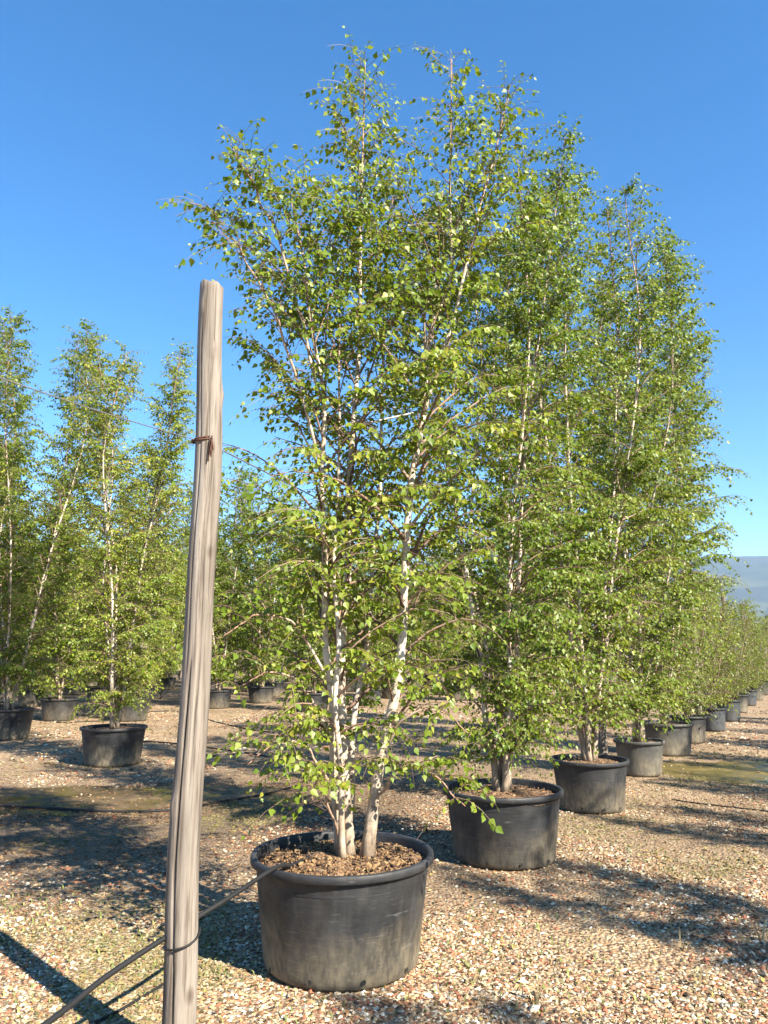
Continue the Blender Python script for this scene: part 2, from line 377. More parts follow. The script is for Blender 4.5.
# ------------------------------------------------------------------ gravel (stuff)
def gravel():
    rs = np.random.RandomState(5)
    phi = (1+5**.5)/2
    ico = np.array([(-1, phi, 0), (1, phi, 0), (-1, -phi, 0), (1, -phi, 0), (0, -1, phi), (0, 1, phi), (0, -1, -phi), (0, 1, -phi), (phi, 0, -1), (phi, 0, 1), (-phi, 0, -1), (-phi, 0, 1)])/1.902
    icof = np.array([(0, 11, 5), (0, 5, 1), (0, 1, 7), (0, 7, 10), (0, 10, 11), (1, 5, 9), (5, 11, 4), (11, 10, 2), (10, 7, 6), (7, 1, 8), (3, 9, 4), (3, 4, 2), (3, 2, 6), (3, 6, 8), (3, 8, 9), (4, 9, 5), (2, 4, 11), (6, 2, 10), (8, 6, 7), (9, 8, 1)])
    octv = np.array([(1, 0, 0), (0, 1, 0), (-1, 0, 0), (0, -1, 0), (0, 0, 1), (0, 0, -.6)]); octf = np.array([(0, 1, 4), (1, 2, 4), (2, 3, 4), (3, 0, 4), (1, 0, 5), (2, 1, 5), (3, 2, 5), (0, 3, 5)])
    pal = np.array([(.60, .54, .42), (.46, .37, .23), (.38, .27, .145), (.34, .165, .09), (.28, .105, .055), (.25, .225, .18), (.14, .072, .032), (.06, .034, .016), (.35, .21, .09)])
    pw = np.array([.15, .12, .11, .12, .11, .10, .11, .11, .07]); pw /= pw.sum()
    x_ = lambda P: P[:, 0]
    def batch(n, y0, y1, smin, smax, bv, bf, pad):
        # area-uniform over the trapezoid the place in front of the camera covers (wider than the view)
        y = np.sqrt(rs.rand(n*2)*((y1+3)**2-(y0+3)**2)+(y0+3)**2)-3
        w = .62*y+pad; x = (rs.rand(n*2)*2-1)*w
        P = np.stack([x, y, x*0], -1)
        dens = .58+.9*lattice_noise(41, P, .9)+.45*lattice_noise(42, P, 2.7)
        for c, rx, ry in PUD:
            q = ((x-c.x)/rx)**2+((y-c.y)/ry)**2; dens = np.where(q+.5*lattice_noise(48, P, 3.0) < .75, dens*.14, dens)
        keep = np.where(rs.rand(n*2) < np.clip(dens, .10, 1))[0][:n]
        P = P[keep]; n = len(P)
        s = smin+(smax-smin)*rs.rand(n)**2.2
        big = rs.rand(n) < .012; s[big] *= 1.7
        th = rs.rand(n)*6.283; c, sn = np.cos(th), np.sin(th)
        sx, sy, sz = s*(.8+.5*rs.rand(n)), s*(.55+.4*rs.rand(n)), s*(.3+.35*rs.rand(n))
        B = bv[None]*(1+.28*(rs.rand(n, len(bv), 1)-.5)*2)
        lx, ly, lz = B[..., 0]*sx[:, None], B[..., 1]*sy[:, None], B[..., 2]*sz[:, None]
        tx, ty = (rs.rand(n)-.5)*.7, (rs.rand(n)-.5)*.7
        lz = lz+lx*tx[:, None]+ly*ty[:, None]
        V = np.stack([P[:, 0:1]+lx*c[:, None]-ly*sn[:, None], P[:, 1:2]+lx*sn[:, None]+ly*c[:, None], lz+(sz*.35)[:, None]], -1)
        F = (bf[None]+(np.arange(n)*len(bv))[:, None, None]).reshape(-1, 3)
        pk = pal[rs.choice(len(pal), n, p=pw)]*(.8+.4*rs.rand(n, 1))
        # earth-covered and mossy places have duller stones
        d = np.clip((lattice_noise(43, P, .6)+.3*lattice_noise(44, P, 2.0)-.02)*2.6, 0, 1)[:, None]
        pk = pk*(1-.68*d)+np.array([.10, .066, .034])*.68*d
        wet_shade = np.clip(1.25-np.hypot((x_(P)+1.9)/3.4, (P[:, 1]-7.6)/2.3)+.5*lattice_noise(47, P, 1.1), 0, 1)[:, None]  # same blob on the stones: damp, and tree shade put into their colour
        pk = pk*(1-wet_shade*np.array([.45, .55, .68]))
        mo = np.clip((lattice_noise(45, P, .85)+.4*lattice_noise(46, P, 3)-.26)*2.5, 0, 1)[:, None]
        pk = pk*(1-.72*mo)+np.array([.12, .115, .03])*.72*mo
        C = np.concatenate([np.repeat(pk, len(bv), 0), np.ones((n*len(bv), 1))], 1)
        return V.reshape(-1, 3), F, C
    parts = [batch(66000, 2.0, 4.8, .004, .017, octv, octf, 1.2), batch(60000, 4.8, 10, .006, .020, octv, octf, 1.4), batch(14000, 10, 22, .016, .04, octv, octf, 1.0)]
    V, F, C, k = [], [], [], 0
    for v, f, c in parts: V.append(v); F.append(f+k); C.append(c); k += len(v)
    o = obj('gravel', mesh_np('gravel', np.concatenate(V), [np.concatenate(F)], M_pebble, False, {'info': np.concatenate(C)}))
    o['kind'] = 'stuff'; tag(o, 'loose cream, orange and brown gravel spread over the nursery ground', 'gravel')
gravel()

# low weeds and dry straws among the stones (stuff)
def weeds():
    rs = np.random.RandomState(15); V, F, C, k = [], [], [], 0
    def tuft(c, n, h, spread, pal):
        nonlocal k
        for _ in range(n):
            a = rs.rand()*6.283; b = np.array([c.x, c.y, 0])+np.array([rs.randn(), rs.randn(), 0])*spread
            L = h*(.5+rs.rand()); w = .003+.003*rs.rand(); d = np.array([math.cos(a), math.sin(a), 0]); s = np.array([-d[1], d[0], 0])*w
            l1 = b+d*L*.25+np.array([0, 0, L*.6]); l2 = b+d*L*.8+np.array([0, 0, L*.75])
            V.append([b-s, b+s, l1-s*.8, l1+s*.8, l2]); F.append([[k, k+1, k+3], [k, k+3, k+2], [k+2, k+3, k+4]]); k += 5
            cc = np.array(pal[rs.randint(len(pal))])*(.7+.6*rs.rand()); C.extend([list(cc)+[1]]*5)
    green = [(.10, .13, .03), (.15, .17, .04), (.20, .19, .06)]; straw = [(.40, .32, .17), (.30, .23, .11)]
    for px, py, n, sp in [(18, 905, 260, .22), (30, 930, 120, .2), (215, 958, 150, .18), (140, 985, 120, .2), (120, 945, 120, .2), (480, 965, 160, .28), (560, 985, 120, .25), (20, 1010, 120, .2), (300, 1010, 80, .2), (690, 1000, 60, .25), (530, 930, 100, .3), (650, 850, 80, .4)]:
        tuft(ground(px, py), n, .022, sp, green)
    for px, py in [(683, 950), (535, 1000), (538, 1004), (480, 985), (700, 985), (760, 940), (600, 905)]:
        tuft(ground(px, py), 5, .10, .02, straw)
    o = obj('weeds', mesh_np('weeds', np.array(V).reshape(-1, 3), [np.array(F).reshape(-1, 3)], M_straw, False, {'info': np.array(C)}))
    o['kind'] = 'stuff'; tag(o, 'sparse green moss tufts and dry straws between the stones', 'weeds')
weeds()

def litter():
    rs = np.random.RandomState(33); n = 5200; y = 2.5+rs.rand(n)**.8*10; x = (rs.rand(n)*2-1)*(.6*y+.6)
    P = np.stack([x, y, .012+.012*rs.rand(n)], -1); ok = rs.rand(n) < np.clip(.5+1.2*lattice_noise(51, P*[1, 1, 0], .8), .05, 1); P = P[ok]; n = len(P)
    a = rs.rand(n)*6.283; ax = unit(np.stack([np.cos(a), np.sin(a), .5*rs.randn(n)], -1)); up = unit(np.array([0, 0, 1])+.5*rs.randn(n, 3)); nx = unit(np.cross(ax, up)); nz = np.cross(nx, ax)
    L = .014+.016*rs.rand(n); lv, lf = np.array([(0, 0, 0), (-.38, .38, .15), (0, 1.05, -.1), (.38, .38, .15), (0, .42, 0)]), np.array([(0, 4, 1), (1, 4, 2), (2, 4, 3), (3, 4, 0)])
    V = P[:, None]+L[:, None, None]*(lv[None, :, 0:1]*nx[:, None]+lv[None, :, 1:2]*ax[:, None]+lv[None, :, 2:3]*nz[:, None])
    pal = np.array([(.20, .10, .04), (.13, .065, .03), (.30, .19, .07), (.09, .05, .03), (.26, .22, .06)]); C = pal[rs.randint(5, size=n)]*(.7+.6*rs.rand(n, 1))
    o = obj('leaf_litter', mesh_np('leaf_litter', V.reshape(-1, 3), [(lf[None]+(np.arange(n)*5)[:, None, None]).reshape(-1, 3)], M_straw, False, {'info': np.concatenate([np.repeat(C, 5, 0), np.ones((n*5, 1))], 1)}))
    o['kind'] = 'stuff'; tag(o, 'small brown fallen leaves scattered on the gravel', 'leaf litter')
def unit(v): return v/(np.linalg.norm(v, axis=-1, keepdims=True)+1e-9)
litter()

# ------------------------------------------------------------------ pots
def lathe(prof, k=56):
    prof = np.array(prof); m = len(prof); a = np.linspace(0, 2*np.pi, k, endpoint=False)
    V = np.stack([prof[:, 0:1]*np.cos(a), prof[:, 0:1]*np.sin(a), np.repeat(prof[:, 1:2], k, 1)], -1).reshape(-1, 3)
    i = np.arange(m-1)[:, None]*k; j = np.arange(k)[None, :]; jn = (j+1) % k
    return V, np.stack([i+j, i+jn, i+k+jn, i+k+j], -1).reshape(-1, 4)
POT_CACHE = {}
def pot_meshes(rd, h, mat, seed, detail):
    key = (round(rd, 3), round(h, 3), mat.name, seed, detail)
    if key in POT_CACHE: return POT_CACHE[key]
    r1 = rd/2-.022; r0 = r1*.86; k = 64 if detail else 28
    P = [(0.001, .004), (r0-.03, .004), (r0-.012, .008), (r0, .022)]
    for z in np.linspace(.04, h-.05, 18 if detail else 6):
        r = r0+(r1-r0)*(z/h)
        P.append((r, z))
        pass
    P += [(r1, h-.03), (r1-.008, h-.028), (r1-.016, h-.12), (r1-.02, h-.14)]
    V, F = lathe(P, k); w = lattice_noise(seed, V, 2.2)[:, None]*np.array([1, 1, 0])*.012*(V[:, 2:3]/h)
    body = mesh_np('pot_body', V+w, [F], mat)
    o = rd/2; Q = [(o-.03, h-.036), (o-.004, h-.037), (o, h-.034), (o, h-.008), (o-.003, h-.002), (o-.009, h), (o-.024, h-.001), (o-.029, h-.006), (o-.031, h-.015), (o-.034, h-.10)]
    V, F = lathe(Q, k); w = lattice_noise(seed, V, 2.2)[:, None]*np.array([1, 1, 0])*.012
    rim = mesh_np('pot_rim', V+w, [F], M_rim if mat is not M_pot_grey else mat)
    # soil: uneven mound
    rr = np.linspace(0, r1-.008, 14 if detail else 6); n = 40 if detail else 16; a = np.linspace(0, 2*np.pi, n, endpoint=False)
    V = np.stack([rr[:, None]*np.cos(a), rr[:, None]*np.sin(a), np.repeat(rr[:, None]*0, n, 1)], -1).reshape(-1, 3)
    V[:, 2] = h-.055+.03*(1-(np.hypot(V[:, 0], V[:, 1])/r1)**2)+.014*lattice_noise(seed+2, V, 9)+.010*lattice_noise(seed+3, V, 24)
    i = np.arange(len(rr)-1)[:, None]*n; j = np.arange(n)[None, :]; jn = (j+1) % n
    soil = mesh_np('pot_soil', V, [np.stack([i+j, i+n+j, i+n+jn, i+jn], -1).reshape(-1, 4)], M_soil)
    POT_CACHE[key] = (body, rim, soil, r0, r1); return POT_CACHE[key]
def chips_mesh(r, h, n, seed):
    rs = np.random.RandomState(seed); V, F, C = [], [], []
    pal = [(.17, .095, .04), (.11, .06, .028), (.23, .15, .07), (.06, .034, .018), (.20, .11, .045)]
    bx = np.array([(-1, -1, -1), (1, -1, -1), (1, 1, -1), (-1, 1, -1), (-1, -1, 1), (1, -1, 1), (1, 1, 1), (-1, 1, 1)], float)
    bf = np.array([(0, 3, 2, 1), (4, 5, 6, 7), (0, 1, 5, 4), (1, 2, 6, 5), (2, 3, 7, 6), (3, 0, 4, 7)])
    for i in range(n):
        q = r*math.sqrt(rs.rand()); a = rs.rand()*6.283; L = .003+.010*rs.rand()**2
        b = bx*np.array([L, L*(.25+.4*rs.rand()), .002+.003*rs.rand()])*(1+.3*rs.randn(8, 1)*.4)
        M = np.array(Matrix.Rotation(rs.rand()*6.28, 3, 'Z') @ Matrix.Rotation(rs.randn()*.35, 3, 'X') @ Matrix.Rotation(rs.randn()*.35, 3, 'Y'))
        z = h-.055+.03*(1-(q/r)**2)+.008
        V.append(b@M.T+np.array([q*math.cos(a), q*math.sin(a), z])); F.append(bf+8*i)
        cc = np.array(pal[rs.randint(5)])*(.7+.6*rs.rand()); C += [list(cc)+[1]]*8
    return mesh_np('mulch', np.concatenate(V), [np.concatenate(F)], M_chip, False, {'info': np.array(C)})
def make_pot(loc, rd, h, mat, label, group=None, detail=True, rz=0.0, seed=1, holes=False, chips=0):
    body, rim, soil, r0, r1 = pot_meshes(rd, h, mat, seed, detail)
    e = empty('plant_pot', loc, rz); tag(e, label, 'pot', group)
    bo = obj('body', body, e); obj('rim', rim, e); so = obj('soil', soil, e)
    if chips:
        c = obj('mulch', chips_mesh(r1-.02, h, chips, seed+9), so); c['kind'] = 'stuff'
    if holes:
        n = 14; aa = np.linspace(0, 2*np.pi, n, endpoint=False)
        hm = mesh_np('drain_hole', np.vstack([[[0, 0, .0]], np.stack([aa*0, .009*np.cos(aa), .011*np.sin(aa)], -1)]), [np.array([[0, 1+i, 1+(i+1) % n] for i in range(n)])], M_hole)
        for a in np.linspace(0, 2*np.pi, 10, endpoint=False):
            d = obj('drain_hole', hm, bo); r = r0+(r1-r0)*(.05/h)+.011
            d.location = (r*math.cos(a), r*math.sin(a), .05); d.rotation_euler = (0, 0, a)
    return e

# ------------------------------------------------------------------ trees
LEAF_HI = (np.array([(0, 0, 0), (-.34, .20, .05), (-.40, .42, .07), (-.20, .74, .03), (0, 1.08, -.08), (.20, .74, .03), (.40, .42, .07), (.34, .20, .05), (0, .42, 0)]),
           np.array([(0, 8, 1), (1, 8, 2), (2, 8, 3), (3, 8, 4), (4, 8, 5), (5, 8, 6), (6, 8, 7), (7, 8, 0)]))
LEAF_LO = (np.array([(0, 0, -.02), (-.37, .42, .08), (0, 1.05, -.06), (.37, .42, .08)]), np.array([(0, 2, 1), (0, 3, 2)]))
def unit(v): return v/(np.linalg.norm(v, axis=-1, keepdims=True)+1e-9)
class TreeData:
    pass
def grow(seed, stems, crown_r, leaf_len, dens=1.0, low=.10, twig_dens=1.0, hi=False, clean=.42, leaf_step=.036):
    """stems: list of (control points in metres, base radius). Returns TreeData with meshes."""
    rs = np.random.RandomState(seed); np.random.seed(seed)
    td = TreeData(); td.stems = []; tp = stems[0][0][-1]; td.tip = math.atan2(tp[1], tp[0]); tw = Tubes()
    LP, LD = [], []                      # leaf attachment points, twig directions
    H = max(s[0][-1][2] for s in stems)
    for st_ in stems:
        cp, r0 = st_[:2]; cscale = st_[2] if len(st_) > 2 else 1.0
        n = 34; P = resample(cp, n); L = np.linalg.norm(np.diff(P, axis=0), axis=1).sum()
        s = np.linspace(0, 1, n)[:, None]
        P = P+np.stack([lattice_noise(seed+int(r0*9999), np.hstack([s*9, s*0, s*0]), 1), lattice_noise(seed+3+int(r0*9999), np.hstack([s*9, s*0, s*0]), 1), s[:, 0]*0], -1)*.018*np.minimum(1, s*8)
        rad = r0*.76*(1-s[:, 0])**.95+.0028; 
        if r0 > .013: rad[0] *= 1.35; rad[1] *= 1.1
        st = Tubes(); st.add(P, rad, 9 if hi else 6); td.stems.append(st.mesh('stem' if r0 > .0125 else 'branch', M_bark))
        nb = int(L*13*dens)
        az0 = rs.rand()*6.28
        for b in range(nb):
            t = low+(1-low)*((b+rs.rand())/nb)**.9; t = min(t, .985)
            q = t*(n-1); i = int(q); p = P[i]*(1-(q-i))+P[i+1 if i+1 < n else i]*(q-i)
            az = az0+b*2.39996+rs.randn()*.35
            hz = p[2]/H
            prof = (.55+.45*min(1, hz/.30))*(1-max(0, hz-.55)/.85)
            if hz < .24 and r0 > .013 and rs.rand() < (clean-1.6*hz): continue
            bl = crown_r*cscale*prof*(.55+.6*rs.rand())
            if rs.rand() < .07: bl *= 1.25
            bl = max(bl, .20)
            d = np.array([math.cos(az), math.sin(az), 0])
            # avoid growing back through the middle
            off = p*np.array([1, 1, 0]); 
            if np.linalg.norm(off) > .15: d = unit(d+.55*unit(off))
            el = R(40)+R(30)*hz+rs.randn()*.18; bl *= 1-.55*max(0, (t-.86)/.14)
            m = 7; u = np.linspace(0, 1, m)
            droop = (.30-.20*hz)+.26*rs.rand()
            B = p+np.outer(u*bl*math.cos(el), d); B[:, 2] += u*bl*math.sin(el)-droop*bl*u**2.3
            wig = rs.randn(m, 3)*.016*bl; wig[0] = 0; B += np.cumsum(wig, 0)*.6
            br = min(rad[i]*.5, .0035+.0075*bl); tw.add(B, np.linspace(br, .0015, m), 4 if not hi else 5, False)
            # twigs
            nt_ = max(2, int(bl*11*twig_dens))
            for k in range(nt_):
                tt = .18+.8*(k+rs.rand())/nt_; qi = tt*(m-1); ii = min(int(qi), m-2); o = B[ii]*(1-(qi-ii))+B[ii+1]*(qi-ii)
                td_ = unit(B[ii+1]-B[ii]); side = unit(np.cross(td_, [0, 0, 1]))*(1 if k % 2 else -1)
                tdir = unit(td_*.75+side*(.75+.3*rs.randn())+np.array([0, 0, .15*rs.randn()]))
                tl = (.10+.20*rs.rand())*(1.15-.4*tt)*(.7+.5*crown_r)
                mm = 4; uu = np.linspace(0, 1, mm)
                W = o+np.outer(uu*tl, tdir); W[:, 2] -= .45*tl*uu**2
                tw.add(W, np.linspace(.0018, .0008, mm), 3, False)
                nl = max(2, int(tl/leaf_step)); f = (np.arange(nl)+.6)/nl
                gi = f*(mm-1); g = np.minimum(gi.astype(int), mm-2); fr = (gi-g)[:, None]
                LP.append(W[g]*(1-fr)+W[g+1]*fr); dd = unit(W[g+1]-W[g])
                sg = np.where(np.arange(nl) % 2, 1, -1)[:, None]
                LD.append(unit(dd*.55+np.cross(dd, [0, 0, 1])*sg*.9))
            nl = max(2, int(bl*.75/(leaf_step*1.1))); f = .25+.75*(np.arange(nl)+.7)/nl; gi = f*(m-1); g = np.minimum(gi.astype(int), m-2); fr = (gi-g)[:, None]
            LP.append(B[g]*(1-fr)+B[g+1]*fr); dd = unit(B[g+1]-B[g]); sg = np.where(np.arange(nl) % 2, 1, -1)[:, None]
            LD.append(unit(dd*.55+np.cross(dd, [0, 0, 1])*sg*.9))
    LP = np.concatenate(LP); LD = np.concatenate(LD)
    g = lattice_noise(seed+5, LP, 2.3)+.6*lattice_noise(seed+6, LP, 6.0)          # sprays and gaps
    kp = rs.rand(len(LP)) < np.clip(.86+1.3*g, .42, 1); LP, LD = LP[kp], LD[kp]; n = len(LP)
    # hanging leaves: direction mixes the twig side and down, petiole offset
    ax = unit(LD+rs.randn(n, 3)*.35+np.array([0, 0, -1.0])*(.35+.8*rs.rand(n, 1)))
    base = LP+ax*.012
    ref = unit(rs.randn(n, 3)*.8+np.array([.45, -.50, .55])+LD*.3)      # blades turn to the light
    nx = unit(np.cross(ax, ref)); nz = np.cross(nx, ax)
    size = leaf_len*(.45+.85*rs.rand(n)**1.4)
    shade = np.clip(.5+.22*rs.randn(n)+.22*lattice_noise(seed+9, LP, 2.4), 0, 1)
    td.leaf = (base, nx, ax, nz, size, shade); td.twigs = tw.mesh('twigs', M_twig); td.n = n
    return td
def leaves_mesh(name, data, sel, mat, hi):
    base, nx, ax, nz, size, shade = [d[sel] for d in data]; lv, lf = LEAF_HI if hi else LEAF_LO
    n = len(base); w = np.random.RandomState(n).rand(n)*.9+.6
    V = base[:, None]+size[:, None, None]*(lv[None, :, 0:1]*nx[:, None]+lv[None, :, 1:2]*ax[:, None]+(lv[None, :, 2:3]*w[:, None, None])*nz[:, None])
    F = (lf[None]+(np.arange(n)*len(lv))[:, None, None]).reshape(-1, 3)
    C = np.repeat(np.stack([shade, shade*0, shade*0, shade*0+1], -1), len(lv), 0)
    return mesh_np(name, V.reshape(-1, 3), [F], mat, True, {'info': C})
def clump(seed, H, nst, spread, r0=.034, lean=.0):
    rs = np.random.RandomState(seed); S = []
    for i in range(nst):
        a = i*6.283/nst+rs.rand()*.9; d = np.array([math.cos(a), math.sin(a), 0]); h = H*(1-.10*rs.rand()*(i > 0)); sp = spread*(.5+.8*rs.rand())
        cp = [d*.035, d*(.06+.10*sp)+[0, 0, h*.12], d*(.10+.42*sp)+rs.randn(3)*.05*[1, 1, 0]+[0, 0, h*.38], d*(.12+.72*sp)+rs.randn(3)*.08*[1, 1, 0]+[0, 0, h*.7], d*(.12+.85*sp)+rs.randn(3)*.10*[1, 1, 0]+[0, 0, h]]
        S.append(([np.array(c, float) for c in cp], r0*(.55+.5*rs.rand())))
    return S
def place_tree(td, crown_mesh, loc, rz, sc, label, group=None, name='birch_tree'):
    e = empty(name, loc, rz, sc); tag(e, label, 'tree', group)
    if group: e.rotation_euler = (random.uniform(-.05, .05), random.uniform(-.05, .05), rz); w = random.uniform(.95, 1.3); e.scale = (sc*w, sc*w, sc)
    for s in td.stems: obj(s.name.split('.')[0], s, e)
    c = obj('crown', crown_mesh, e); obj('twigs', td.twigs, c)
    return e, c

# --- the nearest tree, stems traced against the photograph
def front_loc(px, py, r):
    g = ground(px, py); d = Vector((g.x, g.y, 0)).normalized(); return g+d*r
P1 = front_loc(341, 996, .385)
SOIL1 = .485
def tr(pts, dys):
    out = []
    for (px, py), dy in zip(pts, dys):
        w = at_depth(px, py, P1.y+dy); out.append(np.array([w.x-P1.x, w.y-P1.y, w.z-SOIL1]))
    if pts[0][1] > 800: out[0][2] = -.02
    return out
stems1 = [
    (tr([(340, 858), (333, 745), (327, 640), (322, 520), (321, 400), (308, 300), (292, 190)], [0, -.02, -.05, -.10, -.16, -.25, -.30]), .030),
    (tr([(350, 858), (343, 720), (345, 600), (348, 510), (356, 400), (359, 290), (362, 180), (366, 62)], [.02, .05, .07, .10, .12, .12, .10, .10]), .032),
    (tr([(343, 857), (339, 740), (337, 640), (336, 540), (340, 440), (340, 340), (334, 250)], [-.06, -.08, -.10, -.10, -.05, 0, 0]), .018, .8),
    (tr([(321, 400), (302, 320), (280, 245), (256, 190), (232, 145)], [-.16, -.22, -.35, -.42, -.45]), .009, .24),
    (tr([(322, 470), (298, 375), (266, 300), (240, 250), (214, 222)], [-.12, -.30, -.42, -.45, -.45]), .008, .24),
    (tr([(331, 735), (306, 690), (270, 672), (232, 690)], [-.02, -.12, -.22, -.30]), .008, .24),
    (tr([(335, 790), (308, 748), (276, 742), (246, 764)], [-.02, -.15, -.25, -.32]), .007, .24),
    (tr([(329, 680), (300, 630), (258, 615), (216, 640)], [-.03, -.2, -.35, -.42]), .008, .28),
    (tr([(340, 815), (326, 780), (318, 775), (312, 800)], [-.02, -.18, -.26, -.30]), .005, .16),
    (tr([(374, 800), (402, 770), (432, 775), (462, 806)], [-.02, -.12, -.18, -.22]), .006, .18),
    (tr([(385, 750), (410, 715), (440, 712), (468, 735)], [0, -.1, -.1, -.1]), .007, .24),
    (tr([(424, 415), (455, 310), (478, 220), (498, 150), (508, 95)], [.03, 0, -.05, 0, 0]), .012, .5),
    (tr([(347, 860), (352, 760), (366, 640), (378, 520), (380, 400), (384, 300), (392, 190)], [.06, .12, .2, .3, .4, .45, .5]), .022),
    (tr([(366, 856), (381, 765), (400, 680), (405, 600), (408, 490), (424, 415), (432, 335), (450, 275), (451, 190), (452, 60)], [0, 0, -.03, -.03, 0, .03, .05, .08, .1, .12]), .038),
]
t1 = grow(101, stems1, 1.0, .033, 1.05, .13, 1.5, True, clean=.72, leaf_step=.0205)
sel = np.arange(t1.n)
base = t1.leaf[0]; wy = base[:, 1]; big = np.argsort(wy+.35*np.abs(base[:, 2]-1.0))[:300]      # nearest to the eye, low in the crown
mask = np.ones(t1.n, bool); mask[big] = False
crown1 = leaves_mesh('foliage', t1.leaf, sel[mask], M_leaf, True)
tree1, c1 = place_tree(t1, crown1, (P1.x, P1.y, SOIL1), 0, 1, 'nearest birch with several pale stems, rising from the big muddy pot beside the wooden pole')
def leaf_unit(v):
    lv, lf = LEAF_HI; return mesh_np('leaf', lv*np.array([1, 1, .7+.3*v]), [lf], M_leaf, True, {'info': np.tile([[.25+.14*v, 0, 0, 1]], (len(lv), 1))})
LU = [leaf_unit(i) for i in range(4)]
for q in big:
    b_, nx, ax, nz, size, sh = [d[q] for d in t1.leaf]
    o = bpy.data.objects.new('leaf', LU[int(min(3, sh*4))]); link(o, c1)
    M = Matrix(((nx[0], ax[0], nz[0], 0), (nx[1], ax[1], nz[1], 0), (nx[2], ax[2], nz[2], 0), (0, 0, 0, 1)))
    o.matrix_local = Matrix.Translation(Vector(b_)) @ M @ Matrix.Diagonal((size, size, size, 1))

# --- tree library for the rest
LIB = []
for i, (H, nst, sp, cr, dn) in enumerate([(5.2, 5, .52, .84, .80), (5.2, 4, .58, .80, 1.15), (5.2, 6, .64, .80, .88), (5.2, 5, .60, .88, 1.0)]):
    td = grow(200+i, clump(300+i, H, nst, sp), cr, .034, dn*1.4, .10, 1.9, False, clean=.5, leaf_step=.0148)
    LIB.append((td, leaves_mesh('foliage', td.leaf, np.arange(td.n), M_leaf, False), H))
SMALL = []
for i in range(3):
    td = grow(400+i, clump(500+i, 2.4, 5, .30, .014), .62, .042, 1.7, .03, 1.1, False, leaf_step=.038)
    SMALL.append((td, leaves_mesh('foliage', td.leaf, np.arange(td.n), M_leaf_small, False), 2.4))
FAR = []
for i in range(3):
    td = grow(600+i, clump(700+i, 5.0, 4, .42), .88, .058, 1.35, .07, 1.45, False, leaf_step=.034)
    FAR.append((td, leaves_mesh('foliage', td.leaf, np.arange(td.n), M_leaf, False), 5.0))

# ------------------------------------------------------------------ the front row
make_pot((P1.x, P1.y, 0), .92, .515, M_pot, 'nearest big black pot, mud-splashed, holding the tall birch beside the wooden pole', detail=True, seed=1, holes=True, chips=1500)
P2 = front_loc(505, 873, .39); P3 = front_loc(592, 816, .36); P4 = front_loc(641, 778, .28); P5 = front_loc(667, 757, .36)
row = [
 (P2, .90, .50, M_pot, 'second large black pot of the front row, leaf shadows across its side', 0, 5.75, 1.1, 'tall birch with one bright white stem, in the second pot of the front row'),
 (P3, .76, .47, M_pot, 'third black pot of the front row, bordered by low green shoots', 2, 6.6, 2.3, 'birch clump of thin upright stems in the third pot of the front row'),
 (P4, .62, .42, M_pot_grey, 'small pale grey pot, fourth in the front row', 1, 6.9, .4, 'birch in the small pale grey pot, fourth of the front row'),
 (P5, .82, .46, M_pot_grey, 'wide dusty grey pot, fifth in the front row, before the slim post', 3, 6.4, 4.0, 'last tall birch of the front row, its crown sticking out furthest right'),
]
for i, (p, rd, h, mat, lab, v, H, rz, tl) in enumerate(row):
    make_pot((p.x, p.y, 0), rd, h, mat, lab, detail=True, rz=rz, seed=20+i, holes=(i < 2), chips=250 if i < 2 else 0)
    td, cm, LH = LIB[v]; sc = (H-h+.03)/LH
    place_tree(td, cm, (p.x, p.y, h-.03), R(-22 if i == 0 else -8)-td.tip, sc, tl)      # tallest stem leans out over the aisle
ordn = ['sixth', 'seventh', 'eighth', 'ninth', 'tenth', 'eleventh', 'twelfth', 'thirteenth', 'fourteenth']
smalls = [(690, 744, .6, .44, M_pot), (713, 732, .56, .44, M_pot_blue), (729, 722, .58, .46, M_pot_blue), (738, 713, .56, .44, M_pot), (748, 706, .56, .44, M_pot_blue), (756, 700.5, .56, .44, M_pot), (762, 695.5, .56, .44, M_pot), (767, 691.5, .56, .44, M_pot)]
for i, (px, py, rd, h, mat) in enumerate(smalls):
    p = front_loc(px, py, rd*.42)
    look = {0: 'black', 1: 'dark blue-grey', 2: 'faded blue-grey'}[0 if mat is M_pot else (1 if i == 1 else 2)]
    make_pot((p.x, p.y, 0), rd, h, mat, f'{look} tub, {ordn[i]} in the front row counting from the wooden pole', 'small tubs at the far end of the front row', detail=i < 3, rz=i*1.3, seed=31)
    td, cm, LH = SMALL[i % 3]; sc = (2.75+.25*math.sin(i*2.1)-h)/LH
    place_tree(td, cm, (p.x, p.y, h-.03), i*2.2, sc, f'low bushy young birch in the {ordn[i]} pot of the front row', 'young birches at the far end of the front row', 'young_birch')

